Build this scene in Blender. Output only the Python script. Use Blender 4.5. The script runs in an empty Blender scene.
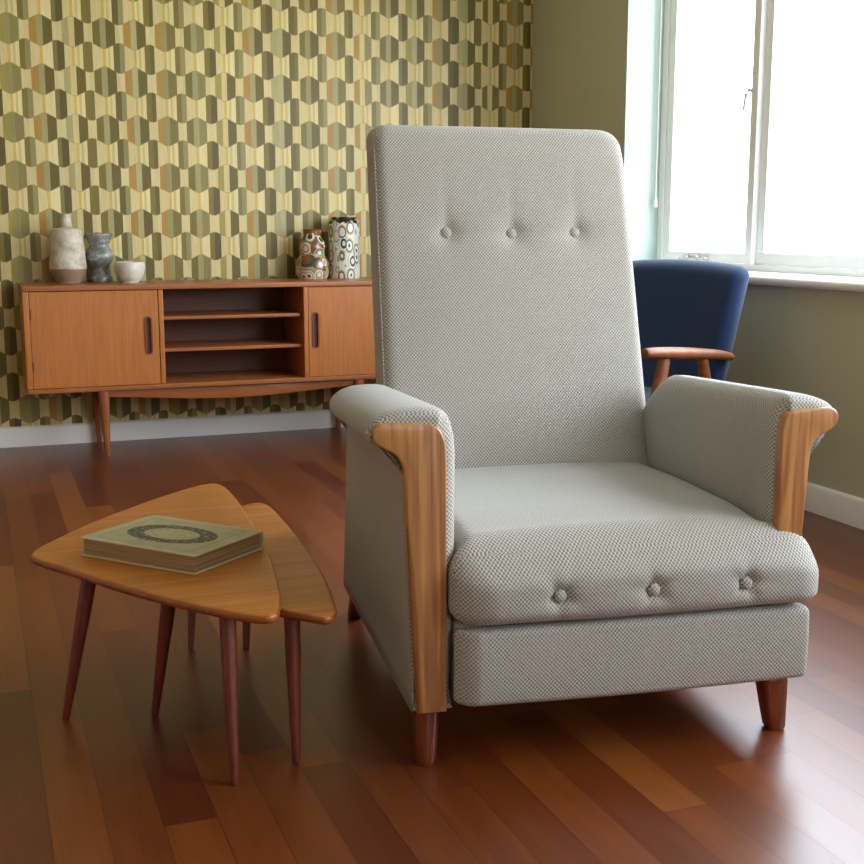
import bpy, bmesh, math, random
from mathutils import Vector
random.seed(4)
C = bpy.context.scene.collection
PI = math.pi

# ------------------------------------------------------------------ node helpers
class V:
    """scalar socket wrapper with arithmetic"""
    def __init__(s, nt, sock): s.nt, s.s = nt, sock
    def _m(s, op, *a, clamp=False):
        n = s.nt.nodes.new('ShaderNodeMath'); n.operation = op; n.use_clamp = clamp
        for i, v in enumerate((s,) + a):
            if isinstance(v, V): s.nt.links.new(v.s, n.inputs[i])
            else: n.inputs[i].default_value = v
        return V(s.nt, n.outputs[0])
    def __add__(s, o): return s._m('ADD', o)
    def __radd__(s, o): return s._m('ADD', o)
    def __sub__(s, o): return s._m('SUBTRACT', o)
    def __mul__(s, o): return s._m('MULTIPLY', o)
    def __rmul__(s, o): return s._m('MULTIPLY', o)
    def __truediv__(s, o): return s._m('DIVIDE', o)
    def gt(s, o): return s._m('GREATER_THAN', o)
    def lt(s, o): return s._m('LESS_THAN', o)
    def floor(s): return s._m('FLOOR')
    def fract(s): return s._m('FRACT')
    def abs(s): return s._m('ABSOLUTE')
    def sin(s): return s._m('SINE')
    def cos(s): return s._m('COSINE')
    def sqrt(s): return s._m('SQRT')
    def clamp(s): return s._m('ADD', 0.0, clamp=True)
    def mod(s, o): return s._m('FLOORED_MODULO', o)
    def mx(s, o): return s._m('MAXIMUM', o)
    def mn(s, o): return s._m('MINIMUM', o)
def ss(x, a, b):                                   # linear step a..b
    return ((x - a) * (1.0 / (b - a))).clamp()

def new_mat(name):
    m = bpy.data.materials.new(name); m.use_nodes = True
    nt = m.node_tree; nt.nodes.clear()
    out = nt.nodes.new('ShaderNodeOutputMaterial')
    b = nt.nodes.new('ShaderNodeBsdfPrincipled')
    nt.links.new(b.outputs[0], out.inputs[0])
    return m, nt, b
def coords(nt, kind='Object'):
    t = nt.nodes.new('ShaderNodeTexCoord')
    s = nt.nodes.new('ShaderNodeSeparateXYZ'); nt.links.new(t.outputs[kind], s.inputs[0])
    return t.outputs[kind], V(nt, s.outputs[0]), V(nt, s.outputs[1]), V(nt, s.outputs[2])
def comb(nt, x, y, z):
    n = nt.nodes.new('ShaderNodeCombineXYZ')
    for i, v in enumerate((x, y, z)):
        if isinstance(v, V): nt.links.new(v.s, n.inputs[i])
        else: n.inputs[i].default_value = v
    return n.outputs[0]
def noise(nt, vec, scale, detail=3, rough=.5, dist=0):
    n = nt.nodes.new('ShaderNodeTexNoise'); nt.links.new(vec, n.inputs['Vector'])
    n.inputs['Scale'].default_value = scale; n.inputs['Detail'].default_value = detail
    n.inputs['Roughness'].default_value = rough; n.inputs['Distortion'].default_value = dist
    return V(nt, n.outputs[0])
def white(nt, vec):
    n = nt.nodes.new('ShaderNodeTexWhiteNoise'); n.noise_dimensions = '3D'
    nt.links.new(vec, n.inputs['Vector']); return V(nt, n.outputs['Value'])
def ramp(nt, fac, stops, const=False):
    n = nt.nodes.new('ShaderNodeValToRGB'); cr = n.color_ramp
    if const: cr.interpolation = 'CONSTANT'
    while len(cr.elements) < len(stops): cr.elements.new(.5)
    for e, (p, c) in zip(cr.elements, stops):
        e.position = p; e.color = (*c, 1)
    nt.links.new(fac.s, n.inputs[0]); return n.outputs[0]
def mix(nt, fac, a, b, mode='MIX'):
    n = nt.nodes.new('ShaderNodeMix'); n.data_type = 'RGBA'; n.blend_type = mode
    if isinstance(fac, V): nt.links.new(fac.s, n.inputs[0])
    else: n.inputs[0].default_value = fac
    for i, v in ((6, a), (7, b)):
        if isinstance(v, tuple): n.inputs[i].default_value = (*v, 1)
        else: nt.links.new(v, n.inputs[i])
    return n.outputs[2]
def bump(nt, b, h, strength, dist):
    n = nt.nodes.new('ShaderNodeBump'); n.inputs['Strength'].default_value = strength
    n.inputs['Distance'].default_value = dist
    nt.links.new(h.s, n.inputs['Height']); nt.links.new(n.outputs[0], b.inputs['Normal'])
def srgb(r, g, b):
    f = lambda c: (c / 255) / 12.92 if c <= 10 else ((c / 255 + .055) / 1.055) ** 2.4
    return (f(r), f(g), f(b))

# ------------------------------------------------------------------ materials
def paint(name, col, rough=.6, var=.04, spec=.4):
    m, nt, b = new_mat(name)
    v, x, y, z = coords(nt)
    n = noise(nt, v, 3.0, 4)
    a = tuple(c * (1 - var) for c in col); d = tuple(min(1, c * (1 + var)) for c in col)
    nt.links.new(ramp(nt, n, [(.3, a), (.7, d)]), b.inputs['Base Color'])
    b.inputs['Roughness'].default_value = rough; b.inputs['Specular IOR Level'].default_value = spec
    bump(nt, b, noise(nt, v, 180, 2), .06, .002)
    return m
def metal(name, col, rough=.3):
    m, nt, b = new_mat(name)
    v, x, y, z = coords(nt)
    nt.links.new(ramp(nt, noise(nt, v, 60), [(.3, tuple(c * .85 for c in col)), (.7, col)]), b.inputs['Base Color'])
    b.inputs['Metallic'].default_value = .9; b.inputs['Roughness'].default_value = rough
    return m
def wood(name, dark, light, axis='z', freq=1.0, rough=.38, figure=.5, coat=.15):
    m, nt, b = new_mat(name)
    v, x, y, z = coords(nt)
    k = dict(x=(1.6, 80, 80), y=(80, 1.6, 80), z=(80, 80, 1.6))[axis]
    vec = comb(nt, x * k[0], y * k[1], z * k[2])
    fine = noise(nt, vec, 2.2 * freq, 6, .65)
    kk = dict(x=(.8, 9, 9), y=(9, .8, 9), z=(9, 9, .8))[axis]
    vec2 = comb(nt, x * kk[0], y * kk[1], z * kk[2])
    big = noise(nt, vec2, 1.6 * freq, 3, .5, .8)
    rings = ((big * 34.0).sin() * .5 + .5) * figure + fine * (1 - figure)
    mid = tuple((p + q) / 2 for p, q in zip(dark, light))
    col = ramp(nt, rings * .6 + fine * .4, [(.2, dark), (.5, mid), (.8, light)])
    nt.links.new(col, b.inputs['Base Color'])
    b.inputs['Roughness'].default_value = rough
    b.inputs['Coat Weight'].default_value = coat; b.inputs['Coat Roughness'].default_value = .2
    bump(nt, b, fine, .08, .0015)
    return m
def box_uv(nt):
    v, x, y, z = coords(nt)
    g = nt.nodes.new('ShaderNodeNewGeometry')
    t = nt.nodes.new('ShaderNodeVectorTransform'); t.vector_type = 'NORMAL'; t.convert_from = 'WORLD'; t.convert_to = 'OBJECT'
    nt.links.new(g.outputs['Normal'], t.inputs[0])
    s = nt.nodes.new('ShaderNodeSeparateXYZ'); nt.links.new(t.outputs[0], s.inputs[0])
    nx, ny, nz = (V(nt, s.outputs[i]).abs() for i in range(3))
    isx = nx.gt(ny) * nx.gt(nz); isz = nz.gt(ny) * nz.gt(nx); 
    u = y * isx + x * (isx * -1.0 + 1.0)
    w = y * isz + z * (isz * -1.0 + 1.0)
    return v, u, w
def tweed(name, light, dark, pitch=.0078, amount=1.0):
    m, nt, b = new_mat(name)
    v, u, w = box_uv(nt)
    wob = noise(nt, v, 55, 2) * .9
    f = 2 * PI / pitch
    s = (u * f + wob).cos() * (w * f * .93 + wob).cos() * .5 + .5
    fuzz = noise(nt, v, 420, 2)
    big = noise(nt, v, 4, 2)
    fac = s * .78 * amount + fuzz * .45 + big * .12 - .12
    mid = tuple((p * 1.1 + q * .9) / 2 for p, q in zip(light, dark))
    nt.links.new(ramp(nt, fac, [(.12, dark), (.42, mid), (.78, light)]), b.inputs['Base Color'])
    b.inputs['Roughness'].default_value = .95; b.inputs['Specular IOR Level'].default_value = .15
    b.inputs['Sheen Weight'].default_value = .25; b.inputs['Sheen Roughness'].default_value = .5
    bump(nt, b, s * .7 + fuzz * .3, .55, .0025)
    return m
def glaze(name, stops, scale=9, rough=.35, zband=None, spec=.5):
    m, nt, b = new_mat(name)
    v, x, y, z = coords(nt)
    n = noise(nt, v, scale, 6, .7) * .75 + noise(nt, v, 130, 2) * .25
    col = ramp(nt, n, stops)
    if zband:
        zz, c2 = zband
        edge = (z + (noise(nt, v, 30, 2) - .5) * .006).lt(zz)
        col = mix(nt, edge, col, c2)
    nt.links.new(col, b.inputs['Base Color'])
    b.inputs['Roughness'].default_value = rough; b.inputs['Specular IOR Level'].default_value = spec
    bump(nt, b, n, .25, .004)
    return m

WOODPANEL = wood('honey_oak', srgb(122, 68, 30), srgb(192, 136, 80), 'z', .8, .4, .5)
LEGWOOD = wood('red_stained_beech', srgb(74, 26, 9), srgb(128, 56, 22), 'z', 1, .3, .3, .3)
TEAKV = wood('teak_veneer_vertical', srgb(150, 82, 28), srgb(190, 116, 48), 'z', 1.5, .42, .12)
TEAKH = wood('teak_horizontal', srgb(126, 68, 30), srgb(172, 102, 50), 'x', 1.2, .36, .2)
TEAKLEG = wood('teak_leg', srgb(112, 56, 24), srgb(152, 84, 38), 'z', 1.2, .4, .2)
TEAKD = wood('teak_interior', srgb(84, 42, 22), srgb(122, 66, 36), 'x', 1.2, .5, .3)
TEAKGRIP = wood('dark_teak_grip', srgb(92, 40, 18), srgb(130, 64, 34), 'z', 1.2, .4, .3)
TABLEW = wood('golden_table_veneer', srgb(152, 84, 24), srgb(198, 124, 46), 'x', .55, .36, .35, .1)
TABLEEDGE = wood('table_edge', srgb(120, 58, 16), srgb(160, 84, 28), 'x', .6, .4, .3)
TABLELEG = wood('dark_table_leg', srgb(80, 22, 7), srgb(124, 46, 17), 'z', 1, .45, .3, .0)
ARMW = wood('blue_chair_teak', srgb(96, 50, 22), srgb(150, 90, 46), 'x', .9, .5, .3, .0)
GREY = tweed('grey_tweed', (.485, .458, .415), (.086, .068, .049))
BLUE = tweed('blue_wool', (.016, .042, .125), (.004, .011, .036), .004, .6)
WHITE = paint('white_gloss', (.88, .88, .87), .35, .02)
SKIRT = paint('baseboard_white', (.78, .77, .75), .4, .02)
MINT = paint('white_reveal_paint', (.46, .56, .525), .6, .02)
OLIVE = paint('olive_wall_paint', srgb(184, 183, 156), .75, .02, .25)
SIDEW = paint('pale_wall_paint', (.66, .56, .42), .8, .02)
CEIL = paint('ceiling_white', (.64, .63, .60), .8, .02)
CREAMW = paint('cream_wall_paint', (.42, .34, .21), .8, .02)
STEEL = metal('steel', (.72, .72, .70), .45)
BRASS = metal('dark_brass', (.14, .10, .06), .45)
RUBBER = paint('dark_felt', (.02, .018, .015), .8)

def glass_mat():
    m = bpy.data.materials.new('window_glass'); m.use_nodes = True; nt = m.node_tree; nt.nodes.clear()
    out = nt.nodes.new('ShaderNodeOutputMaterial'); mx = nt.nodes.new('ShaderNodeMixShader')
    t = nt.nodes.new('ShaderNodeBsdfTransparent'); g = nt.nodes.new('ShaderNodeBsdfGlossy'); g.inputs['Roughness'].default_value = .02
    f = nt.nodes.new('ShaderNodeLayerWeight'); f.inputs[0].default_value = .5
    fac = V(nt, f.outputs['Facing'])._m('POWER', 4.0) * .5 + .03
    nt.links.new(fac.s, mx.inputs[0]); nt.links.new(t.outputs[0], mx.inputs[1]); nt.links.new(g.outputs[0], mx.inputs[2])
    nt.links.new(mx.outputs[0], out.inputs[0]); return m
GLASS = glass_mat()

def floor_mat():
    m, nt, b = new_mat('merbau_strip_floor')
    v, x, y, z = coords(nt)
    W, L = .0905, 1.05
    col = ((x + .0215) / W).floor()
    r1 = white(nt, comb(nt, col, 7.3, 1.1))
    yy = y + r1 * 5.0
    seg = (yy / L).floor()
    r = white(nt, comb(nt, col, seg, 3.7))
    r2 = white(nt, comb(nt, col, seg, 9.1))
    gv = comb(nt, x * 60.0 + r * 50.0, y * 2.6 + r2 * 30.0, 0.0)
    grain = noise(nt, gv, 2.0, 6, .65, .3)
    gv2 = comb(nt, x * 14.0 + r * 9.0, y * 1.1 + r2 * 7.0, 0.0)
    fig = noise(nt, gv2, 1.6, 4, .6, .5)
    base = ramp(nt, r, [(0, srgb(96, 40, 11)), (.3, srgb(108, 50, 15)), (.6, srgb(120, 60, 19)), (.82, srgb(86, 31, 11)), (1, srgb(134, 74, 28))])
    shade = ramp(nt, grain * .55 + fig * .45, [(.3, (.62, .6, .58)), (.65, (1.12, 1.1, 1.08))])
    c = mix(nt, 1.0, base, shade, 'MULTIPLY')
    fx = ((x + .0215) / W).fract(); dx = (fx - .5).abs()
    fy = (yy / L).fract(); dy = (fy - .5).abs()
    gap = dx.gt(.5 - .0085).mx(dy.gt(.5 - .0009))
    c = mix(nt, gap * .75, c, srgb(36, 16, 8))
    nt.links.new(c, b.inputs['Base Color'])
    rr = (grain * .08 + fig * .08 + .26)
    nt.links.new(rr.s, b.inputs['Roughness'])
    b.inputs['Specular IOR Level'].default_value = .7
    bump(nt, b, grain * .12 + fig * .1 + gap * -1.0, .35, .0012)
    return m

def wallpaper_mat():
    m, nt, b = new_mat('retro_hexagon_wallpaper')
    v, x, y, z = coords(nt)
    P, H, A = .1355, .1052, .0130
    x0, z0 = WP
    u0 = (x - x0) / P                                      # wide hexagons centred on whole numbers
    w = (z - z0) / H + .5
    col = u0.floor()
    # flattened triangle wave: +1 at whole numbers, -1 halfway
    tri = ((u0.fract() - .5).abs() * 4.0 - 1.0)
    tri = (tri * 1.35).mn(1.0).mx(-1.0)
    k = (w + .5).floor()
    par = k.mod(2.0) * -2.0 + 1.0
    bnd = k + par * tri * (-A / H)
    up = w.gt(bnd)
    row = k - 1.0 + up
    dist = (w - bnd).abs()
    even = row.mod(2.0).lt(.5)                             # even rows hold the wide hexagons
    # wide rows
    uc = (u0 + .5).floor(); f = u0 + .5 - uc              # 0..1, hexagon centre .5
    h1 = white(nt, comb(nt, uc.mod(7.0), 1.7, 2.1)); h2 = white(nt, comb(nt, uc.mod(5.0), 4.7, .3)); h3 = white(nt, comb(nt, uc.mod(6.0), 8.2, 5.5))
    hr = white(nt, comb(nt, uc, row, .7))
    cream = srgb(220, 203, 150); cream2 = srgb(208, 190, 136); yel = srgb(204, 172, 88)
    sA = ramp(nt, h1, [(0, srgb(168, 128, 58)), (.3, srgb(156, 140, 70)), (.5, srgb(166, 156, 104)), (.72, srgb(116, 102, 40))], True)
    sB = ramp(nt, h2, [(0, srgb(172, 164, 118)), (.35, srgb(158, 150, 102)), (.6, srgb(204, 186, 128)), (.8, srgb(146, 138, 84))], True)
    sC = ramp(nt, h3, [(0, srgb(100, 88, 34)), (.35, srgb(118, 106, 52)), (.6, srgb(158, 134, 62)), (.8, srgb(134, 124, 72))], True)
    wcol = mix(nt, f.gt(.385), sA, sB); wcol = mix(nt, f.gt(.575), wcol, sC)
    e1 = (h2 * .06 + .125)
    inhex = (f.gt(e1)) * (f.lt(h3 * -.05 + .885))
    wide = mix(nt, inhex, cream2, wcol)
    # narrow rows
    nc = u0.floor(); g = u0.fract()
    n1 = white(nt, comb(nt, nc.mod(6.0), 3.3, 6.1)); n2 = white(nt, comb(nt, nc.mod(7.0), 5.9, 1.2))
    nA = ramp(nt, n1, [(0, srgb(102, 90, 36)), (.3, srgb(122, 106, 42)), (.6, srgb(120, 110, 60)), (.85, srgb(140, 132, 82))], True)
    nB = ramp(nt, n2, [(0, srgb(92, 80, 32)), (.4, srgb(142, 134, 86)), (.65, srgb(102, 90, 36)), (.85, srgb(120, 106, 48))], True)
    ncol = mix(nt, g.gt(.5), nA, nB)
    inn = g.gt(n1 * .12 + .27) * g.lt(n2 * -.12 + .74)
    yl = (g.lt(.05)).mx(g.gt(.955))
    side = mix(nt, g.gt(.5), cream, cream2)
    side = mix(nt, yl, side, yel)
    side = mix(nt, g.gt(.12) * g.lt(.2) * n2.gt(.5), side, srgb(196, 182, 118))
    nar = mix(nt, inn, side, ncol)
    c = mix(nt, even, nar, wide)
    # printed outline of each tier and a brushed grain
    c = mix(nt, dist.lt(.022) * .45, c, srgb(140, 132, 84))
    vv = comb(nt, x * 160.0, y, z * 6.0)
    br = noise(nt, vv, 1.5, 3, .6)
    c = mix(nt, 1.0, c, ramp(nt, br * .8 + hr * .2, [(.25, (.80, .80, .78)), (.75, (1.08, 1.08, 1.06))]), 'MULTIPLY')
    nt.links.new(c, b.inputs['Base Color'])
    b.inputs['Roughness'].default_value = .45; b.inputs['Specular IOR Level'].default_value = .4
    return m
WP = (2.114, 1.645)

def patterned(name, kind):
    m, nt, b = new_mat(name)
    v, x, y, z = coords(nt)
    vo = nt.nodes.new('ShaderNodeTexVoronoi'); vo.inputs['Scale'].default_value = 24 if kind else 19
    sc = nt.nodes.new('ShaderNodeVectorMath'); sc.operation = 'MULTIPLY'; nt.links.new(v, sc.inputs[0])
    sc.inputs[1].default_value = (1, 1, .62 if kind else .9)
    nt.links.new(sc.outputs[0], vo.inputs['Vector']); vo.inputs['Randomness'].default_value = .7
    d = V(nt, vo.outputs['Distance']) * .72 + (noise(nt, v, 60, 3) - .5) * .09
    sep = nt.nodes.new('ShaderNodeSeparateColor'); nt.links.new(vo.outputs['Color'], sep.inputs[0])
    h = V(nt, sep.outputs[0])
    whitec = srgb(206, 208, 196); green = srgb(52, 66, 54); tan = srgb(176, 142, 96); rust = srgb(124, 72, 44); dk = srgb(40, 26, 20); grn2 = srgb(98, 120, 96)
    if kind:
        r1 = ramp(nt, d, [(0, dk), (.10, whitec), (.26, green), (.32, tan), (.38, whitec), (.60, grn2)], True)
        r2 = ramp(nt, d, [(0, whitec), (.16, green), (.28, whitec), (.40, grn2), (.44, whitec)], True)
    else:
        r1 = ramp(nt, d, [(0, rust), (.14, whitec), (.24, tan), (.32, whitec), (.38, grn2), (.44, tan)], True)
        r2 = ramp(nt, d, [(0, dk), (.08, green), (.18, whitec), (.27, tan), (.33, rust), (.46, green)], True)
    c = mix(nt, h.gt(.5), r1, r2)
    top = z.gt(.262 if kind else .205)
    c = mix(nt, top * (noise(nt, v, 40, 2).gt(.45)), c, dk if kind else rust)
    nt.links.new(c, b.inputs['Base Color'])
    b.inputs['Roughness'].default_value = .28
    bump(nt, b, d, .3, .004)
    return m

def book_cover():
    m, nt, b = new_mat('green_book_cloth')
    v, x, y, z = coords(nt)
    cx, cy = x / .108, y / .064
    r = (cx * cx + cy * cy).sqrt()
    top = z.gt(.034)
    lace = noise(nt, v, 130, 3, .7)
    ring = r.gt(.62) * r.lt(1.0) * lace.gt(.41)
    inner = r.lt(.62) * lace.gt(.60)
    innerlight = r.lt(.60)
    bx, by = (x.abs() / .150), (y.abs() / .107)
    bd = bx.mx(by)
    line = bd.gt(.80) * bd.lt(.822)
    base = ramp(nt, noise(nt, v, 14, 5, .7), [(.3, srgb(154, 146, 108)), (.7, srgb(178, 170, 132))])
    c = mix(nt, innerlight * top * .6, base, srgb(184, 172, 132))
    c = mix(nt, (ring * .85).mx(inner * .6) * top, c, srgb(58, 54, 36))
    c = mix(nt, line * top * .45, c, srgb(96, 92, 62))
    edge = bd.gt(.975)
    c = mix(nt, edge * .6, c, srgb(196, 180, 140))
    nt.links.new(c, b.inputs['Base Color'])
    b.inputs['Roughness'].default_value = .85; bump(nt, b, noise(nt, v, 500, 2), .3, .001)
    return m
def page_mat():
    m, nt, b = new_mat('aged_page_edges')
    v, x, y, z = coords(nt)
    n = noise(nt, comb(nt, x * 3.0, y * 3.0, z * 900.0), 1.0, 3, .6)
    nt.links.new(ramp(nt, n, [(.3, srgb(112, 84, 54)), (.7, srgb(178, 146, 104))]), b.inputs['Base Color'])
    b.inputs['Roughness'].default_value = .9; bump(nt, b, n, .4, .001)
    return m

# ------------------------------------------------------------------ mesh helpers
def link(name, me, mat, parent=None, loc=None):
    o = bpy.data.objects.new(name, me); C.objects.link(o)
    if mat is not None: me.materials.append(mat)
    if parent is not None: o.parent = parent
    if loc is not None: o.location = loc
    return o
def mesh(name, vs, fs, mat, parent=None, loc=None, smooth=True, sharp=40):
    me = bpy.data.meshes.new(name); me.from_pydata([tuple(v) for v in vs], [], fs)
    bm = bmesh.new(); bm.from_mesh(me)
    bmesh.ops.recalc_face_normals(bm, faces=bm.faces)
    for f in bm.faces: f.smooth = smooth
    if smooth and sharp:
        for e in bm.edges:
            if len(e.link_faces) == 2 and e.calc_face_angle(0) > math.radians(sharp): e.smooth = False
    bm.to_mesh(me); bm.free()
    return link(name, me, mat, parent, loc)
def thing(name, label, cat, loc=(0, 0, 0), rz=0, group=None):
    o = bpy.data.objects.new(name, None); C.objects.link(o)
    o.location = loc; o.rotation_euler = (0, 0, rz); o.empty_display_size = .1
    return tag(o, label, cat, group)
def tag(o, label, cat, group=None):
    o['label'] = label; o['category'] = cat
    if group: o['group'] = group
    return o
def axis_pts(a, b, r, seg):
    r = min(r, (b - a) / 2 * .999)
    n = 4
    tan = [r * math.tan(PI / 4 * i / n) for i in range(n + 1)]
    pts = [a + r - t for t in reversed(tan)]
    m = max(1, int(round((b - a - 2 * r) / seg)))
    for i in range(1, m): pts.append(a + r + (b - a - 2 * r) * i / m)
    pts += [b - r + t for t in tan]
    return pts
def rbox_data(lo, hi, r=.004, seg=9, fn=None):
    r = min(r, min(h - l for l, h in zip(lo, hi)) / 2 * .999)
    ax = [axis_pts(lo[i], hi[i], r, seg) for i in range(3)]
    n = [len(a) - 1 for a in ax]
    idx = {}; vs = []; fs = []
    def vid(t):
        if t not in idx:
            q = Vector((ax[0][t[0]], ax[1][t[1]], ax[2][t[2]]))
            c = Vector([min(max(q[i], lo[i] + r), hi[i] - r) for i in range(3)])
            d = q - c
            p = c + d.normalized() * r if d.length > 1e-9 else q
            if fn: p = Vector(fn(*p))
            idx[t] = len(vs); vs.append(p)
        return idx[t]
    for a in range(3):
        b_, c_ = (a + 1) % 3, (a + 2) % 3
        for side in (0, n[a]):
            for i in range(n[b_]):
                for j in range(n[c_]):
                    q = []
                    for di, dj in ((0, 0), (1, 0), (1, 1), (0, 1)):
                        t = [0, 0, 0]; t[a] = side; t[b_] = i + di; t[c_] = j + dj
                        q.append(vid(tuple(t)))
                    fs.append(q)
    return vs, fs
def rbox(name, lo, hi, mat, parent=None, r=.004, seg=9, fn=None, loc=None):
    vs, fs = rbox_data(lo, hi, r, seg, fn)
    return mesh(name, vs, fs, mat, parent, loc, sharp=0 if r > .0015 else 40)
def multi(name, boxes, mat, parent=None, r=.002, loc=None):
    vs, fs = [], []
    for lo, hi in boxes:
        a, b = rbox_data(lo, hi, r, 9); k = len(vs)
        vs += a; fs += [[i + k for i in f] for f in b]
    return mesh(name, vs, fs, mat, parent, loc, sharp=0)
def loft(name, rings, mat, parent=None, loc=None, cap=True, sharp=50, closed=True):
    vs = [p for r in rings for p in r]; n = len(rings[0]); fs = []
    for i in range(len(rings) - 1):
        for j in range(n if closed else n - 1):
            k = (j + 1) % n
            fs.append([i * n + j, i * n + k, (i + 1) * n + k, (i + 1) * n + j])
    if cap:
        for base, rr in ((0, rings[0]), ((len(rings) - 1) * n, rings[-1])):
            c = sum((Vector(p) for p in rr), Vector()) / n; vs.append(c); ci = len(vs) - 1
            for j in range(n): fs.append([base + j, base + (j + 1) % n, ci])
    return mesh(name, vs, fs, mat, parent, loc, sharp=sharp)
def tube_rings(path, radii, n=12, ell=1.0):
    rings = []; path = [Vector(p) for p in path]
    up = Vector((0, 0, 1))
    for i, p in enumerate(path):
        d = (path[min(i + 1, len(path) - 1)] - path[max(i - 1, 0)]).normalized()
        ref = up if abs(d.z) < .9 else Vector((1, 0, 0))
        s = d.cross(ref).normalized(); t = s.cross(d).normalized()
        r = radii[i] if isinstance(radii, (list, tuple)) else radii
        rings.append([p + s * (math.cos(2 * PI * k / n) * r) + t * (math.sin(2 * PI * k / n) * r * ell) for k in range(n)])
    return rings
def tube(name, path, radii, mat, parent=None, n=12, loc=None, ell=1.0):
    return loft(name, tube_rings(path, radii, n, ell), mat, parent, loc)
def catmull(pts, sub=6, closed=False):
    pts = [Vector(p) for p in pts]; out = []; n = len(pts)
    rng = range(n) if closed else range(n - 1)
    for i in rng:
        g = (lambda k: pts[k % n]) if closed else (lambda k: pts[min(max(k, 0), n - 1)])
        p0, p1, p2, p3 = g(i - 1), g(i), g(i + 1), g(i + 2)
        for s in range(sub):
            t = s / sub
            out.append(.5 * ((2 * p1) + (p2 - p0) * t + (2 * p0 - 5 * p1 + 4 * p2 - p3) * t * t + (3 * p1 - p0 - 3 * p2 + p3) * t ** 3))
    if not closed: out.append(pts[-1])
    return out
def lathe(name, prof, mat, loc, n=48, parent=None, smooth_prof=True):
    """prof: list of (r, z) from centre bottom up the outside, over the lip and down inside"""
    if smooth_prof: prof = [tuple(p) for p in catmull([Vector((a, b)) for a, b in prof], 5)]
    vs, fs = [], []
    for r, z in prof:
        for k in range(n): vs.append((max(r, 1e-4) * math.cos(2 * PI * k / n), max(r, 1e-4) * math.sin(2 * PI * k / n), z))
    for i in range(len(prof) - 1):
        for j in range(n):
            k = (j + 1) % n; fs.append([i * n + j, i * n + k, (i + 1) * n + k, (i + 1) * n + j])
    fs.append(list(range(n))[::-1]); fs.append([(len(prof) - 1) * n + k for k in range(n)])
    return mesh(name, vs, fs, mat, parent, loc, sharp=60)
def plate(name, outline, z0, z1, mat, parent=None, loc=None, bev=.003, axis='z', steps=3):
    """solid from a 2-D outline (list of 2-vectors) between two levels, rounded edges"""
    n = len(outline); P = [Vector((p[0], p[1])) for p in outline]
    area = sum(P[i].x * P[(i + 1) % n].y - P[(i + 1) % n].x * P[i].y for i in range(n))
    if area < 0: P.reverse()
    nor = []
    for i in range(n):
        e = (P[(i + 1) % n] - P[i - 1]).normalized(); nor.append(Vector((e.y, -e.x)))
    lv = [(z0 + bev * (1 - math.cos(a)), bev * (1 - math.sin(a))) for a in [PI / 2 * k / steps for k in range(steps + 1)]]
    lv = [(z0 + bev * (1 - math.sin(PI / 2 * k / steps)), bev * (1 - math.cos(PI / 2 * k / steps))) for k in range(steps, -1, -1)]
    lv += [(z1 - bev * (1 - math.sin(PI / 2 * k / steps)), bev * (1 - math.cos(PI / 2 * k / steps))) for k in range(steps + 1)]
    m = (lambda a, b, c: Vector((a, b, c))) if axis == 'z' else (lambda a, b, c: Vector((a, c, b)))
    vs, fs = [], []
    for z, ins in lv:
        for p, q in zip(P, nor): w = p - q * ins; vs.append(m(w.x, w.y, z))
    for i in range(len(lv) - 1):
        for j in range(n):
            k = (j + 1) % n; fs.append([i * n + j, i * n + k, (i + 1) * n + k, (i + 1) * n + j])
    fs.append(list(range(n))[::-1]); fs.append([(len(lv) - 1) * n + k for k in range(n)])
    return mesh(name, vs, fs, mat, parent, loc, sharp=35)
def structure(o): o['kind'] = 'structure'; return o
def sst(x, a, b):
    t = min(max((x - a) / (b - a), 0), 1); return t * t * (3 - 2 * t)

# ------------------------------------------------------------------ camera
cam = bpy.data.cameras.new('camera'); co = bpy.data.objects.new('camera', cam); C.objects.link(co)
cam.sensor_width = 36; cam.lens = 1197.3 / 864 * 36; cam.clip_start = .05
co.location = (0, 0, 1.0)
co.rotation_euler = (math.radians(90 - 9.732), 0, math.radians(-20.938))
bpy.context.scene.camera = co

# ------------------------------------------------------------------ room
XR, XL, YB, YF, HC = 2.755, -2.3, 5.76, -1.9, 2.62
structure(multi('floor', [((XL - .1, YF - .1, -.06), (XR + .1, YB + .1, 0))], floor_mat(), r=.0005))
structure(multi('ceiling', [((XL - .1, YF - .1, HC), (XR + .4, YB + .1, HC + .08))], CEIL, r=.0005))
structure(multi('wall_back', [((XL - .1, YB, 0), (XR + .0, YB + .12, HC))], wallpaper_mat(), r=.0005))
structure(multi('wall_left', [((XL - .12, YF, 0), (XL, YB, HC))], SIDEW, r=.0005))
WY0, WY1, WZ0, WZ1 = -.5, 4.807, .787, 2.36
structure(multi('wall_right', [((XR, YF, 0), (XR + .28, YB + .12, WZ0)), ((XR, YF, WZ1), (XR + .28, YB + .12, HC)),
    ((XR, WY1, WZ0), (XR + .28, YB + .12, WZ1)), ((XR, YF, WZ0), (XR + .28, WY0, WZ1))], OLIVE, r=.0005))
RX0, RX1, RZ0, RZ1 = .7, 1.7, 1.0, 2.0                     # window added in the unseen wall behind the viewer, sized for fill light
structure(multi('wall_front', [((XL, YF - .12, 0), (RX0, YF, HC)), ((RX1, YF - .12, 0), (XR, YF, HC)),
    ((RX0, YF - .12, 0), (RX1, YF, RZ0)), ((RX0, YF - .12, RZ1), (RX1, YF, HC))], CREAMW, r=.0005))
def skirting(name, a, b, axis, face, sgn, h=.093, t=.016):
    prof = [(0, 0), (t, 0), (t, h * .86), (t * .82, h * .93), (t * .45, h * .975), (0, h)]
    rings = []
    for q in (a, b):
        rings.append([Vector((q, face + sgn * p[0], p[1])) if axis == 'x' else Vector((face + sgn * p[0], q, p[1])) for p in prof])
    return structure(loft(name, rings, SKIRT, sharp=30))
skirting('baseboard_back', XL, XR, 'x', YB, -1)
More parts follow.
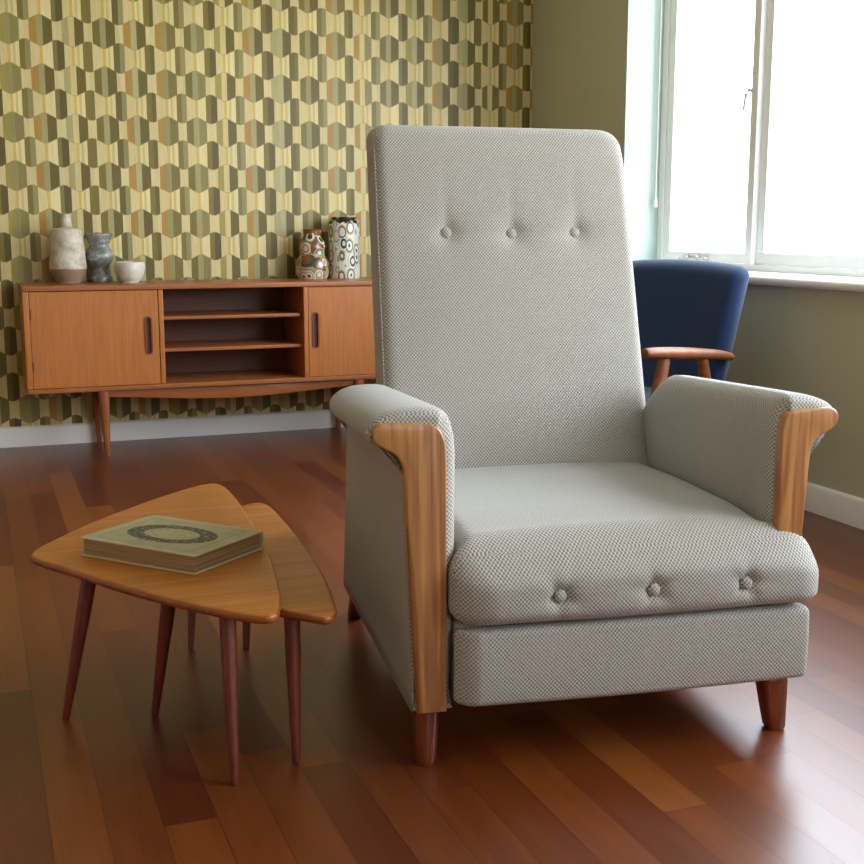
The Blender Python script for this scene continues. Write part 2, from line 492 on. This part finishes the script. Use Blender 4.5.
skirting('baseboard_right', YF, YB - .016, 'y', XR, -1, .10)
skirting('baseboard_left', YF, YB - .016, 'y', XL, 1)

# window in the right wall
w = bpy.data.objects.new('window_1', None); C.objects.link(w); w.location = (XR, 2.9, WZ0); w['kind'] = 'structure'
WL = (-XR, -2.9, -WZ0)
FX0, FX1 = 2.935, 3.0
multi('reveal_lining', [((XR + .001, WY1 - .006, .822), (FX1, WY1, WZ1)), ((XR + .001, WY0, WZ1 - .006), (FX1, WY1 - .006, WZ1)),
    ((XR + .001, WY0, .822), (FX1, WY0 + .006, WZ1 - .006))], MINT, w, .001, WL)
def sillprof(y):
    pr = [(FX1 + .02, .787), (2.735, .787), (2.722, .791), (2.716, .800), (2.716, .810), (2.722, .818), (2.735, .822), (FX1 + .02, .826)]
    return [Vector((a, y, b)) for a, b in pr]
loft('window_sill', [sillprof(WY0 - .04), sillprof(4.02)], WHITE, w, WL, sharp=50)
loft('window_sill', [[Vector((max(p.x, XR + .001) if True else 0, y, p.z)) for p in sillprof(y)] for y in (4.02, WY1 - .006)], WHITE, w, WL, sharp=50)
y0, y1, za, zb = WY0 + .006, WY1 - .006, .822, WZ1 - .006
multi('window_frame', [((FX0, y0, za), (FX1, y1, .850)), ((FX0, y0, zb - .05), (FX1, y1, zb)), ((FX0, y1 - .045, .85), (FX1, y1, zb - .05)),
    ((FX0, y0, .85), (FX1, y0 + .045, zb - .05))], WHITE, w, .003, WL)
for my in (4.068, 1.75): rbox('mullion', (FX0 - .012, my, .85), (FX1, my + .045, zb - .05), WHITE, w, .004, 9, None, WL)
def sash(ya, yb, sw, x0, x1, sa=None, sb_=None):
    zt = zb - .052; z0 = .852; sa = sa or sw; sb_ = sb_ or sw
    s = multi('window_sash', [((x0, ya, z0), (x1, yb, z0 + sw)), ((x0, ya, zt - sw), (x1, yb, zt)), ((x0, ya, z0 + sw), (x1, ya + sa, zt - sw)), ((x0, yb - sb_, z0 + sw), (x1, yb, zt - sw))], WHITE, w, .003, WL)
    g = rbox('glass_pane', ((x0 + x1) / 2 - .002, ya + sa - .004, z0 + sw - .004), ((x0 + x1) / 2 + .002, yb - sb_ + .004, zt - sw + .004), GLASS, w, .0005, 9, None, WL)
    return s
s1 = sash(4.115, y1 - .047, .040, FX0 + .006, FX1 - .006, .020, .050)
sash(1.797, 4.066, .045, FX0 + .012, FX1 - .006)
sash(y0 + .047, 1.748, .045, FX0 + .012, FX1 - .006)
h = tube('casement_handle', [(FX0 + .006, 4.125, 1.530), (FX0 - .016, 4.125, 1.532), (FX0 - .022, 4.130, 1.518), (FX0 - .022, 4.140, 1.490), (FX0 - .020, 4.146, 1.455)], [.010, .008, .007, .006, .005], STEEL, w, 10, WL)
st = tube('casement_stay', [(FX0 - .004, 4.60, .862), (FX0 - .006, 4.40, .864)], [.005, .004], STEEL, w, 8, WL)
multi('stay_peg', [((FX0 - .012, 4.455, .852), (FX0 + .004, 4.475, .876)), ((FX0 - .012, 4.535, .852), (FX0 + .004, 4.56, .874)), ((FX0 - .016, 4.39, .852), (FX0 + .004, 4.41, .872))], STEEL, w, .002, WL)
cord = tube('blind_cord', [(2.905, 4.772, 2.354), (2.905, 4.772, 1.13)], .002, WHITE, None, 6)
tag(cord, 'thin white blind cord hanging down the left side of the window', 'cord')
lathe('cord_toggle', [(0, 0), (.006, .001), (.009, .012), (.006, .04), (.002, .05)], WHITE, (2.905, 4.772, 1.085), 12).parent = cord

# rear window (unseen, added behind the viewer to let in frontal fill daylight)
w2 = bpy.data.objects.new('fill_window', None); C.objects.link(w2); w2.location = ((RX0 + RX1) / 2, YF, RZ0); w2['kind'] = 'structure'
L2 = tuple(-c for c in w2.location)
fr = [((RX0, YF - .1, RZ0), (RX1, YF - .04, RZ0 + .06)), ((RX0, YF - .1, RZ1 - .06), (RX1, YF - .04, RZ1))]
for q in (RX0, (RX0 + RX1) / 2 - .03, RX1 - .06): fr.append(((q, YF - .1, RZ0 + .06), (q + .06, YF - .04, RZ1 - .06)))
multi('window_frame', fr, WHITE, w2, .003, L2)
for a, b in ((RX0 + .06, (RX0 + RX1) / 2 - .03), ((RX0 + RX1) / 2 + .03, RX1 - .06)):
    rbox('glass_pane', (a - .003, YF - .072, RZ0 + .057), (b + .003, YF - .068, RZ1 - .057), GLASS, w2, .0005, 9, None, L2)

# ------------------------------------------------------------------ grey armchair
A8 = math.radians(-8.0)
ax = Vector((math.cos(A8), math.sin(A8), 0)); ay = Vector((-math.sin(A8), math.cos(A8), 0))
O = Vector((.745, 1.974, 0))
base = O + ax * .356 + ay * .43
ch = thing('armchair', 'grey tweed high-back armchair with buttoned back and oak arm fronts', 'armchair', base, A8)
CL = (-.356, -.43, 0)

BTN_S = [(.238, .333), (.422, .333), (.610, .333)]
def xr(y): return .688 + (.775 - .688) * (1 - sst(y, -.012, .022))
def cushion_fn(x, y, z):
    t = (x - .045) / (.775 - .045)                          # 0..1 across
    fz = (z - .28) / (.43 - .28)
    # horizontal limits
    l = .058 if y > .02 else .058 - .020 * sst(-y, -.02, .012)
    if y < -.012: l += .045 * ((-y - .012) / .048) ** 1.6
    rr = xr(y)
    if y < -.03: rr -= .012 * ((-y - .03) / .03) ** 2
    bul = 1 + 0 * fz
    X = l + t * (rr - l)
    # crown and puffiness
    crown = .010 * math.sin(PI * min(max(t, 0), 1)) ** .7 - .010 * (1 - math.sin(PI * min(max(t, 0), 1)) ** .5) * sst(y, 0, -.06)
    zt = .380 + .056 * sst(y, -.070, .03) + .009 * sst(y, 0, .16) - .008 * sst(y, .35, .62)
    Z = .28 + fz * (zt + crown - .28)
    if y < .03 and X > .69: Z -= .030 * min(1, (X - .69) / .085) ** 2.4 * max(fz, 0) * sst(.03 - y, 0, .05)
    Y = y
    if y < 0: Y = y - .006 * math.sin(PI * min(max(fz, 0), 1)) ** .8 * sst(-y, 0, .05)
    Z -= .006 * math.sin(PI * t) * (1 - max(fz, 0)) * sst(-y, -.02, .05)
    if y < -.03:
        for bx, bz in BTN_S:
            dx, dz = X - bx, Z - bz; d = math.hypot(dx, dz)
            if d < .12:
                a = math.atan2(dz, dx)
                pl = .5 + .5 * math.cos(5 * a + bx * 9)
                Y += .017 * math.exp(-(d / .018) ** 2) + .006 * math.exp(-(d / .045) ** 2) * (.4 + .9 * pl)
    return X, Y, Z
rbox('seat_cushion', (.045, -.06, .28), (.775, .68, .43), GREY, ch, .042, .0085, cushion_fn, CL)
def front_slab(x, y, z):
    t = (x - .06) / (.757 - .06)
    l = .046 + (.034 * (max(0, -y - .012) / .033) ** 1.5)
    return l + t * (.757 - l), y - .004 * math.sin(PI * (z - .126) / .15), z - .004 * math.sin(PI * t) * (1 if z < .2 else 0)
rbox('footrest_panel', (.06, -.045, .126), (.757, -.004, .272), GREY, ch, .014, .02, front_slab, CL)
rbox('seat_base', (.052, -.002, .13), (.662, .74, .281), GREY, ch, .01, .1, None, CL)

# seam crease along the front of the cushion: thin piping tube
def on_cushion(x, y, z): return Vector(cushion_fn(x, y, z))

# backrest
ZB0, ZB1 = .30, 1.243
def back_y(z): return .600 + (.830 - .600) * (z - .44) / (1.22 - .44)
BTN_B = [(.2215, .985), (.3845, .983), (.548, .985)]
def back_fn(x, y, z):
    # box: x .062..0.672, y 0(front)...13, z
    t = (x - .054) / .648; f = 1 - y / .13                   # f=1 at front
    zz = (z - ZB0) / (ZB1 - ZB0)
    X = x
    X += (.004 * zz - .014 * (1 - zz)) * (1 - t) - .008 * zz * t
    e_ = max(0, (t - .90) / .10) ** 2 * .022 + max(0, (.06 - t) / .06) ** 2 * .010
    Z = z - e_ * sst(zz, .88, 1.0) - .003 * t * sst(zz, .8, 1)
    yy = y + back_y(z) - .016 * f * math.sin(PI * min(max(t, 0), 1)) ** .6 * (.5 + .5 * math.sin(PI * min(max(zz, 0), 1)))
    if zz > .93: yy += f * .010 * (zz - .93) / .07
    if f > .6:
        for bx, bz in BTN_B:
            dx, dz = X - bx, Z - bz; d = math.hypot(dx, dz)
            if d < .2:
                yy += .011 * math.exp(-(d / .022) ** 2) + .0045 * math.exp(-(d / .055) ** 2)
                if dz > 0: yy += .005 * math.exp(-(dx / .010) ** 2) * math.exp(-dz / .08) * (1 - math.exp(-dz / .01))
        for a, b_ in zip(BTN_B[:-1], BTN_B[1:]):
            if a[0] < X < b_[0]: yy += .0035 * math.exp(-((Z - .984) / .012) ** 2)
    return X, yy, Z
rbox('backrest', (.054, 0, ZB0), (.702, .13, ZB1), GREY, ch, .028, .009, back_fn, CL)
pp = [(.0565, .012, z) for z in [ZB0 + .15 + i * (1.195 - ZB0 - .15) / 14 for i in range(15)]]
pth = [Vector(back_fn(*p)) for p in pp]
tube('piping', pth, .0024, GREY, ch, 8, CL)

def button(c, n, r=.0135):
    n = Vector(n).normalized(); s = n.cross(Vector((1, 0, 0))).normalized(); t = n.cross(s)
    rings = []
    for rad, hh in ((.35, -.004), (.92, -.003), (1, .001), (.95, .0035), (.7, .0062), (.35, .0078), (.05, .0082)):
        rings.append([Vector(c) + n * hh + s * (math.cos(2 * PI * k / 20) * r * rad) + t * (math.sin(2 * PI * k / 20) * r * rad) for k in range(20)])
    return loft('button', rings, GREY, ch, CL, sharp=0)
for bx, bz in BTN_B:
    p = Vector(back_fn(bx, 0, bz)); button(p + Vector((0, -.002, 0)), (0, -1, .28))
for bx, bz in BTN_S:
    y = -.045
    button((bx, -.0525, bz), (0, -1, .05), .0125)

# arms
FAB = [(.050, .108), (.0555, .25), (.058, .40), (.0585, .56), (.0575, .61), (.052, .645), (.040, .668), (.018, .679), (-.02, .681), (-.06, .676),
       (-.092, .664), (-.106, .650), (-.110, .634), (-.104, .622), (-.086, .616), (-.063, .609), (-.050, .596), (-.0445, .572), (-.0425, .50), (-.035, .30), (-.028, .108)]
def dens(p, sub=3):
    q = catmull([Vector(v) for v in p[0:]], sub)
    return q
FABD = dens(FAB, 4)
def arm_rings(mirror):
    rings = []
    cen = Vector((.005, .40))
    ys = [(0.010, .012), (.003, .007), (0.0, .0035), (-.001, .0)][::-1]
    n = len(FABD)
    nor = []
    for i in range(n):
        e = (FABD[(i + 1) % n] - FABD[i - 1]).normalized(); nor.append(Vector((e.y, -e.x)))
    if sum(FABD[i].x * FABD[(i + 1) % n].y - FABD[(i + 1) % n].x * FABD[i].y for i in range(n)) < 0: nor = [-q for q in nor]
    st = [(0.0, .009), (.0005, .006), (.003, .003), (.008, .001), (.014, 0), (.022, 0), (.032, 0)]
    st += [(.05 + .05 * i, 0) for i in range(8)]
    st += [(.42 + .02 * i, 0) for i in range(1, 6)] + [(.535 + .073 * math.sin(PI / 2 * i / 8), 0) for i in range(8)]
    tot = .615
    for y, ins in st + [(.610, .003), (.6145, .009), (.615, .016)]:
        t = y / tot
        ring = []
        for p, q in zip(FABD, nor):
            w_ = p - q * ins
            if q.y > .2 and p.y > .6: w_ = w_ - q * (.010 * max(0, 1 - y / .03) ** 2)
            if q.x > .3: w_ = w_ - q * (.016 * max(0, 1 - y / .03) ** 2 * sst(q.x, .3, .9))
            x, z = w_.x, w_.y
            if z > .5:
                kk = min(1, (z - .5) / .16)
                z -= kk * (.026 * max(0, y - .06) / .5 + .065 * (1 - math.sqrt(max(0, 1 - (max(0, y - .535) / .081) ** 2))))
            if y > .40:                                      # the overhang rounds off towards the back
                g = math.sqrt(max(0, 1 - ((y - .40) / .225) ** 2))
                if x < -.046: x = -.046 + (x + .046) * (.12 + .88 * g)

            # lower part of the side runs further back than the top
            k = min(max((.62 - z) / .50, 0), 1)
            yy = y * (1 + (.225 / tot) * k)
            X = x
            if mirror:
                X = .712 - x
                X += .030 * sst(.735 - X, 0, .06)
            ring.append(Vector((X, yy, z)))
        rings.append(ring)
    # smooth the drop between .5 stations
    return rings
WP_OUT = [(.036, .110), (.0360, .30), (.0352, .50), (.0345, .60), (.030, .628), (.020, .645), (.004, .652), (-.03, .655), (-.07, .657), (-.088, .656),
          (-.098, .648), (-.101, .636), (-.096, .622), (-.081, .612), (-.062, .6015), (-.0505, .587), (-.0445, .565), (-.040, .48), (-.029, .26), (-.020, .110)]
for mir in (False, True):
    rg = arm_rings(mir)
    loft('armrest', rg, GREY, ch, CL, sharp=0)
    out = []
    body = catmull([Vector(p) for p in WP_OUT], 4)
    for p in body:
        X = p.x
        if mir:
            X = .712 - X
            X += .016 * sst(.715 - X, 0, .04)
        out.append((X, p.y))
    plate('arm_front_panel', out, -.012, .012, WOODPANEL, ch, CL, .005, 'y')

def sq_leg(name, top, bot, wt, wb, parent, mat, loc, exp=.8):
    rings = []
    for t in [0, .03, .25, .5, .75, .96, 1]:
        c = Vector(top).lerp(Vector(bot), t); wx = wt[0] + (wb[0] - wt[0]) * t; wy = wt[1] + (wb[1] - wt[1]) * t
        if t == 1: wx *= .86; wy *= .86
        ring = []
        for k in range(24):
            a = 2 * PI * k / 24
            cx = math.copysign(abs(math.cos(a)) ** exp, math.cos(a)); cy = math.copysign(abs(math.sin(a)) ** exp, math.sin(a))
            ring.append(c + Vector((cx * wx / 2, cy * wy / 2, 0)))
        rings.append(ring)
    return loft(name, rings, mat, parent, loc)
sq_leg('leg', (.004, .032, .125), (.001, .018, 0), (.056, .056), (.038, .038), ch, LEGWOOD, CL)
sq_leg('leg', (.7125, .030, .160), (.7255, .020, 0), (.070, .06), (.038, .038), ch, LEGWOOD, CL, .5)
sq_leg('leg', (.020, .800, .14), (.010, .900, 0), (.060, .060), (.038, .040), ch, LEGWOOD, CL, .6)
sq_leg('leg', (.692, .800, .14), (.702, .900, 0), (.060, .060), (.038, .040), ch, LEGWOOD, CL, .6)
rbox('rear_rail', (.045, .74, .12), (.667, .80, .34), GREY, ch, .012, .2, None, CL)

# ------------------------------------------------------------------ blue armchair by the window
FD = Vector((-.93, -.37, 0)).normalized()
ang = math.atan2(FD.y, FD.x) + PI / 2                        # local -y is the facing direction
lx = Vector((math.cos(ang), math.sin(ang), 0)); ly_ = Vector((-math.sin(ang), math.cos(ang), 0))
Rp = Vector((2.455, 3.55, 0))                                # floor point under the near arm's rear end
bbase = Rp + lx * (-.30) - ly_ * .22 if (lx.y < 0) else Rp + lx * .30 - ly_ * .22
bc = thing('armchair', 'dark blue upholstered armchair with teak arms under the window', 'armchair', bbase, ang)
near = 1 if lx.y < 0 else -1                                 # which side of the chair is nearer the viewer
def bback(x, y, z):
    t = x / .33; zz = (z - .34) / .56
    y2 = y + .16 + .13 * zz + .02 * t * t * -1
    w_ = 1 - .10 * (1 - zz) - .03 * max(0, zz - .9)
    return x * w_, y2 - .03 * (1 - t * t) * (-1 if y > .05 else -.3) * .4, z - .022 * t * t * sst(zz, .5, 1) 
rbox('backrest', (-.33, 0, .34), (.33, .095, .880), BLUE, bc, .045, .03, bback)
rbox('seat', (-.28, -.28, .30), (.28, .20, .42), BLUE, bc, .035, .04)
rbox('seat_rail', (-.27, -.25, .255), (.27, .18, .31), ARMW, bc, .01, .2)
for s in (-1, 1):
    xs = s * .325
    pts = [(xs, .235, .548), (xs, .16, .562), (xs + s * .006, .0, .578), (xs + s * .008, -.14, .590), (xs + s * .002, -.235, .596), (xs - s * .004, -.262, .597)]
    tube('armrest', catmull([Vector(p) for p in pts], 4), [.010] + [.019 + .010 * math.sin(PI * i / 19) for i in range(19)] + [.012], ARMW, bc, 16, None, .72)
    tube('arm_post', [(xs, -.155, .58), (xs - s * .005, -.195, .40), (xs - s * .01, -.24, .20), (xs - s * .012, -.27, 0.0)], [.020, .024, .020, .013], ARMW, bc, 14)
    tube('arm_post', [(xs, .055, .565), (xs - s * .01, .115, .40), (xs - s * .02, .20, .22), (xs - s * .03, .27, 0.0)], [.018, .024, .020, .013], ARMW, bc, 14)

# ------------------------------------------------------------------ sideboard
YS, YE = 5.35, 5.735
sb = thing('sideboard', 'long teak sideboard with two doors and open shelves against the patterned wall', 'sideboard', (1.10, 5.54, 0))
SL = (-1.10, -5.54, 0)
X0, X1, T0, T1 = .198, 2.004, .291, .752
def topfn(x, y, z): return x, y, z
rbox('top_panel', (X0, YS - .004, .729), (X1, YE, T1), TEAKH, sb, .004, 9, None, SL)
rbox('bottom_panel', (X0, YS, T0), (X1, YE, .312), TEAKH, sb, .004, 9, None, SL)
for a in (X0, X1 - .025): rbox('side_panel', (a, YS, .3125), (a + .025, YE, .7285), TEAKV, sb, .003, 9, None, SL)
for a in (.763, 1.418): rbox('divider', (a, YS + .002, .3125), (a + .021, YE - .012, .7285), TEAKV, sb, .003, 9, None, SL)
rbox('back_panel', (X0 + .025, YE - .011, .3125), (X1 - .025, YE - .001, .7285), TEAKD, sb, .001, 9, None, SL)
for z in (.592, .450): rbox('shelf', (.785, YS + .03, z), (1.4175, YE - .012, z + .016), TEAKH, sb, .003, 9, None, SL)
def stadium(cx, cz, w_, h_, n=10):
    r = w_ / 2; pts = []
    for k in range(n + 1): a = PI * k / n; pts.append(Vector((cx + r * math.cos(a), cz + h_ / 2 - r + r * math.sin(a))))
    for k in range(n + 1): a = PI + PI * k / n; pts.append(Vector((cx + r * math.cos(a), cz - h_ / 2 + r + r * math.sin(a))))
    return pts
def door(xa, xb, za_, zb_, hx, hz, hinge_x):
    bm = bmesh.new(); yf, yb = YS + .004, YS + .022
    hole = stadium(hx, hz, .026, .160)
    o = [bm.verts.new((x, yf, z)) for x, z in ((xa, za_), (xb, za_), (xb, zb_), (xa, zb_))]
    hh = [bm.verts.new((p.x, yf, p.y)) for p in hole]
    ed = [bm.edges.new((o[i], o[(i + 1) % 4])) for i in range(4)] + [bm.edges.new((hh[i], hh[(i + 1) % len(hh)])) for i in range(len(hh))]
    bmesh.ops.triangle_fill(bm, edges=ed, use_beauty=True)
    for f in [f for f in bm.faces if all(v in hh for v in f.verts)]: bm.faces.remove(f)
    ob = [bm.verts.new((v.co.x, yb, v.co.z)) for v in o]
    for i in range(4): bm.faces.new((o[i], o[(i + 1) % 4], ob[(i + 1) % 4], ob[i]))
    bm.faces.new(ob)
    hb = [bm.verts.new((v.co.x, yf + .013, v.co.z)) for v in hh]; n = len(hh)
    for i in range(n): bm.faces.new((hh[i], hh[(i + 1) % n], hb[(i + 1) % n], hb[i]))
    bm.faces.new(hb)
    bmesh.ops.recalc_face_normals(bm, faces=bm.faces)
    me = bpy.data.meshes.new('door'); bm.to_mesh(me); bm.free()
    d = link('door', me, TEAKV, sb, SL)
    # routed grip lining
    out, inn = stadium(hx, hz, .034, .168), stadium(hx, hz, .020, .154)
    rings = [[Vector((p.x, yf + dy, p.y)) for p in q] for q, dy in ((out, .0), (out, -.0035), (inn, -.0035), (inn, .011))]
    k = len(out); vs = [p for r_ in rings for p in r_]; fs = []
    for i in range(3):
        for j in range(k): fs.append([i * k + j, i * k + (j + 1) % k, (i + 1) * k + (j + 1) % k, (i + 1) * k + j])
    fs.append([3 * k + j for j in range(k)])
    g = mesh('recessed_handle', vs, fs, TEAKGRIP, d, sharp=30)
    for z in (za_ + .095, zb_ - .095): rbox('hinge', (hinge_x - .004, yf - .003, z - .022), (hinge_x + .004, yf + .002, z + .022), BRASS, d, .001)
    return d
door(.2255, .7605, .3145, .7265, .716, .529, .2265)
door(1.4415, 1.9765, .3145, .7265, 1.474, .529, 1.9755)
# apron rail with curved lower edge
def apron(y):
    up = [Vector((x, .2905)) for x in (.44, 1.76)]
    n = 24; low = []
    for i in range(n + 1):
        t = i / n; x = 1.70 - t * 1.20
        zc = .262 - .030 * (math.sin(PI * t) ** 1.5)
        low.append(Vector((x, zc)))
    out = [Vector((.50, .2905)), Vector((.80, .2905)), Vector((1.4, .2905)), Vector((1.70, .2905))] + low
    plate('apron', out, y, y + .02, TEAKH, sb, SL, .002, 'y', 2)
apron(5.375); apron(5.69)
for xx in (.515, 1.685):
    for yy in (5.375, 5.700):
        dx = .004 if xx < 1 else -.004
        sq_leg('leg', (xx, yy, .2905), (xx + dx, yy + (-.012 if yy < 5.5 else .012), 0), (.050, .046), (.024, .024), sb, TEAKLEG, SL, .7)

# ------------------------------------------------------------------ ceramics on the sideboard
ZT = T1
v1 = lathe('bottle_vase', [(0, 0), (.052, .0), (.056, .006), (.070, .035), (.080, .062), (.081, .075), (.076, .13), (.071, .19), (.066, .230), (.058, .240), (.034, .243), (.026, .248), (.024, .265), (.024, .295), (.028, .302), (.024, .304), (.017, .298), (.016, .25), (0.002, .24)],
    glaze('speckled_stoneware', [(.3, srgb(124, 106, 86)), (.46, srgb(176, 166, 144)), (.62, srgb(206, 198, 178)), (.75, srgb(150, 132, 108))], 17, .6, (.062, srgb(136, 112, 90))), (.411, 5.63, ZT))
tag(v1, 'tall pale stoneware bottle vase with narrow neck and brown base', 'vase')
v2 = lathe('waisted_vase', [(0, 0), (.044, 0), (.052, .006), (.052, .022), (.044, .035), (.037, .055), (.042, .075), (.058, .098), (.063, .118), (.057, .140), (.046, .158), (.046, .175), (.056, .195), (.060, .212), (.056, .219), (.048, .214), (.040, .18), (.038, .15), (0.002, .12)],
    glaze('mottled_grey_glaze', [(.3, srgb(54, 54, 50)), (.5, srgb(118, 120, 116)), (.7, srgb(186, 190, 186))], 18, .22), (.553, 5.66, ZT))
tag(v2, 'mottled dark grey waisted ceramic vase between the bottle vase and bowl', 'vase')
v3 = lathe('bowl', [(0, 0), (.038, 0), (.042, .004), (.058, .026), (.067, .055), (.068, .078), (.065, .090), (.062, .091), (.060, .080), (.058, .055), (.040, .018), (0.002, .012)],
    glaze('pale_bowl_glaze', [(.3, srgb(176, 170, 154)), (.6, srgb(212, 208, 194))], 12, .4), (.672, 5.575, ZT))
tag(v3, 'small pale cream ceramic bowl on the sideboard', 'bowl')
v4 = lathe('bulbous_vase', [(0, 0), (.062, 0), (.070, .006), (.079, .03), (.081, .06), (.072, .092), (.060, .112), (.060, .130), (.063, .150), (.058, .175), (.046, .192), (.041, .205), (.043, .228), (.045, .234), (.040, .236), (.034, .228), (.034, .20), (0.002, .15)],
    patterned('rust_circle_glaze', 0), (1.540, 5.635, ZT))
tag(v4, 'shorter rust brown vase with short neck and painted circle pattern', 'vase')
v5 = lathe('cylinder_vase', [(0, 0), (.066, 0), (.074, .006), (.0755, .03), (.0755, .12), (.0755, .25), (.074, .270), (.066, .278), (.060, .282), (.061, .292), (.057, .293), (.053, .280), (.055, .20), (0.002, .15)],
    patterned('green_white_glaze', 1), (1.700, 5.635, ZT))
tag(v5, 'tall cylindrical vase with white, green and brown painted pattern', 'vase')

# ------------------------------------------------------------------ nesting side tables
def arc_outline(pts, sub=8): return catmull([Vector(p) for p in pts], sub, True)
OA = [(0.083, 2.553), (.100, 2.600), (0.165, 2.700), (0.250, 2.815), (0.385, 2.968), (.470, 3.052), (0.535, 3.103), (.572, 3.106), (0.589, 3.060), (0.5885, 2.90), (0.577, 2.722), (0.550, 2.401), (0.512, 2.150), (0.480, 2.015), (.462, 1.983), (0.436, 1.985), (.395, 2.022), (0.316, 2.124), (0.235, 2.250), (0.172, 2.362), (0.105, 2.480), (.084, 2.525)]
OB = [(0.235, 2.400), (.245, 2.460), (.330, 2.620), (.450, 2.790), (.560, 2.895), (0.630, 2.950), (0.664, 2.945), (.674, 2.88), (0.668, 2.70), (0.653, 2.45), (0.630, 2.240), (0.606, 2.100), (0.590, 2.035), (0.566, 2.011), (.540, 2.030), (0.480, 2.100), (.390, 2.190), (.300, 2.290), (.250, 2.350)]
def tapered(name, top, bot, r0, r1, parent, loc):
    P = [Vector(top).lerp(Vector(bot), t) for t in (0, .3, .65, .97, 1)]
    return tube(name, P, [r0, r0 * .93, (r0 + r1 * 1.3) / 2.3, r1, r1 * .8], TABLELEG, parent, 16, loc)
def table(label, outline, z0, z1, legs, rr):
    cx = sum(p[0] for p in outline) / len(outline); cy = sum(p[1] for p in outline) / len(outline)
    t = thing('side_table', label, 'side table', (cx, cy, 0), 0, 'nesting side tables')
    loc = (-cx, -cy, 0)
    o = plate('table_top', arc_outline(outline), z0, z1, TABLEW, t, loc, .0075, 'z', 4)
    me = o.data; me.materials.append(TABLEEDGE)
    for p in me.polygons:
        if abs(p.normal.z) < .75: p.material_index = 1
    for tp, bt in legs: tapered('leg', tp, bt, rr, rr * .52, t, loc)
    return t
table('larger amber wooden side table with the book lying on its rounded triangular top', OA, .312, .330,
    [((.195, 2.462, .3125), (.128, 2.445, 0)), ((.405, 2.115, .3125), (.393, 2.030, 0)), ((.475, 2.860, .3125), (.441, 2.770, 0))], .0160)
table('smaller amber wooden side table tucked under the larger one beside the grey armchair', OB, .287, .3045,
    [((.345, 2.390, .2875), (.302, 2.398, 0)), ((.533, 2.140, .2875), (.521, 2.081, 0)), ((.590, 2.780, .2875), (.564, 2.722, 0))], .0160)

# ------------------------------------------------------------------ book
BK = BOOK = None
bz = .3302
bt = thing('book', 'thick old green cloth-bound book with dark oval wreath on the cover', 'book', (.3595, 2.452, bz), math.radians(-49.5))
cov = book_cover()
HW, HD, TH = .150, .111, .040
rbox('front_cover', (-HW, -HD, TH - .004), (HW, HD, TH), cov, bt, .0018)
rbox('back_cover', (-HW, -HD, 0), (HW, HD, .004), cov, bt, .0018)
rbox('page_block', (-HW + .005, -HD + .005, .0042), (HW - .005, HD - .003, TH - .0042), page_mat(), bt, .001)
def spfn(x, y, z): return x, y + .006 * math.sin(PI * z / TH), z
rbox('spine', (-HW, HD - .004, .001), (HW, HD + .001, TH - .001), cov, bt, .0018, .01, spfn)

# ------------------------------------------------------------------ daylight
wd = bpy.data.worlds.new('daylight'); bpy.context.scene.world = wd; wd.use_nodes = True
nt = wd.node_tree; bg = nt.nodes['Background']
t = nt.nodes.new('ShaderNodeTexCoord'); s = nt.nodes.new('ShaderNodeSeparateXYZ'); nt.links.new(t.outputs['Generated'], s.inputs[0])
z = V(nt, s.outputs[2])
n = noise(nt, t.outputs['Generated'], 6, 4)
colr = ramp(nt, z * .5 + .5 + (n - .5) * .02, [(.0, (.42, .46, .36)), (.44, (.60, .64, .54)), (.495, (.88, .93, .94)), (.54, (.88, .94, 1.0)), (.8, (.76, .88, 1.0))])
nt.links.new(colr, bg.inputs[0]); bg.inputs[1].default_value = 14.5
def portal(name, loc, rot, sx, sy):
    l = bpy.data.lights.new(name, 'AREA'); l.shape = 'RECTANGLE'; l.size = sx; l.size_y = sy; l.cycles.is_portal = True
    o = bpy.data.objects.new(name, l); C.objects.link(o); o.location = loc; o.rotation_euler = rot
portal('daylight_portal', (3.06, (WY0 + WY1) / 2, (WZ0 + WZ1) / 2), (0, math.radians(90), 0), WZ1 - WZ0, WY1 - WY0)
portal('daylight_portal', ((RX0 + RX1) / 2, YF - .16, (RZ0 + RZ1) / 2), (math.radians(90), 0, 0), RX1 - RX0, RZ1 - RZ0)

sc = bpy.context.scene
sc.view_settings.view_transform = 'Standard'; sc.view_settings.look = 'None'
sc.view_settings.gamma = 1; sc.view_settings.use_curve_mapping = False
sc.view_settings.exposure = 0.0
sc.cycles.max_bounces = 10; sc.cycles.diffuse_bounces = 6; sc.cycles.transparent_max_bounces = 12
sc.cycles.caustics_reflective = False; sc.cycles.caustics_refractive = False
sc.cycles.use_denoising = True
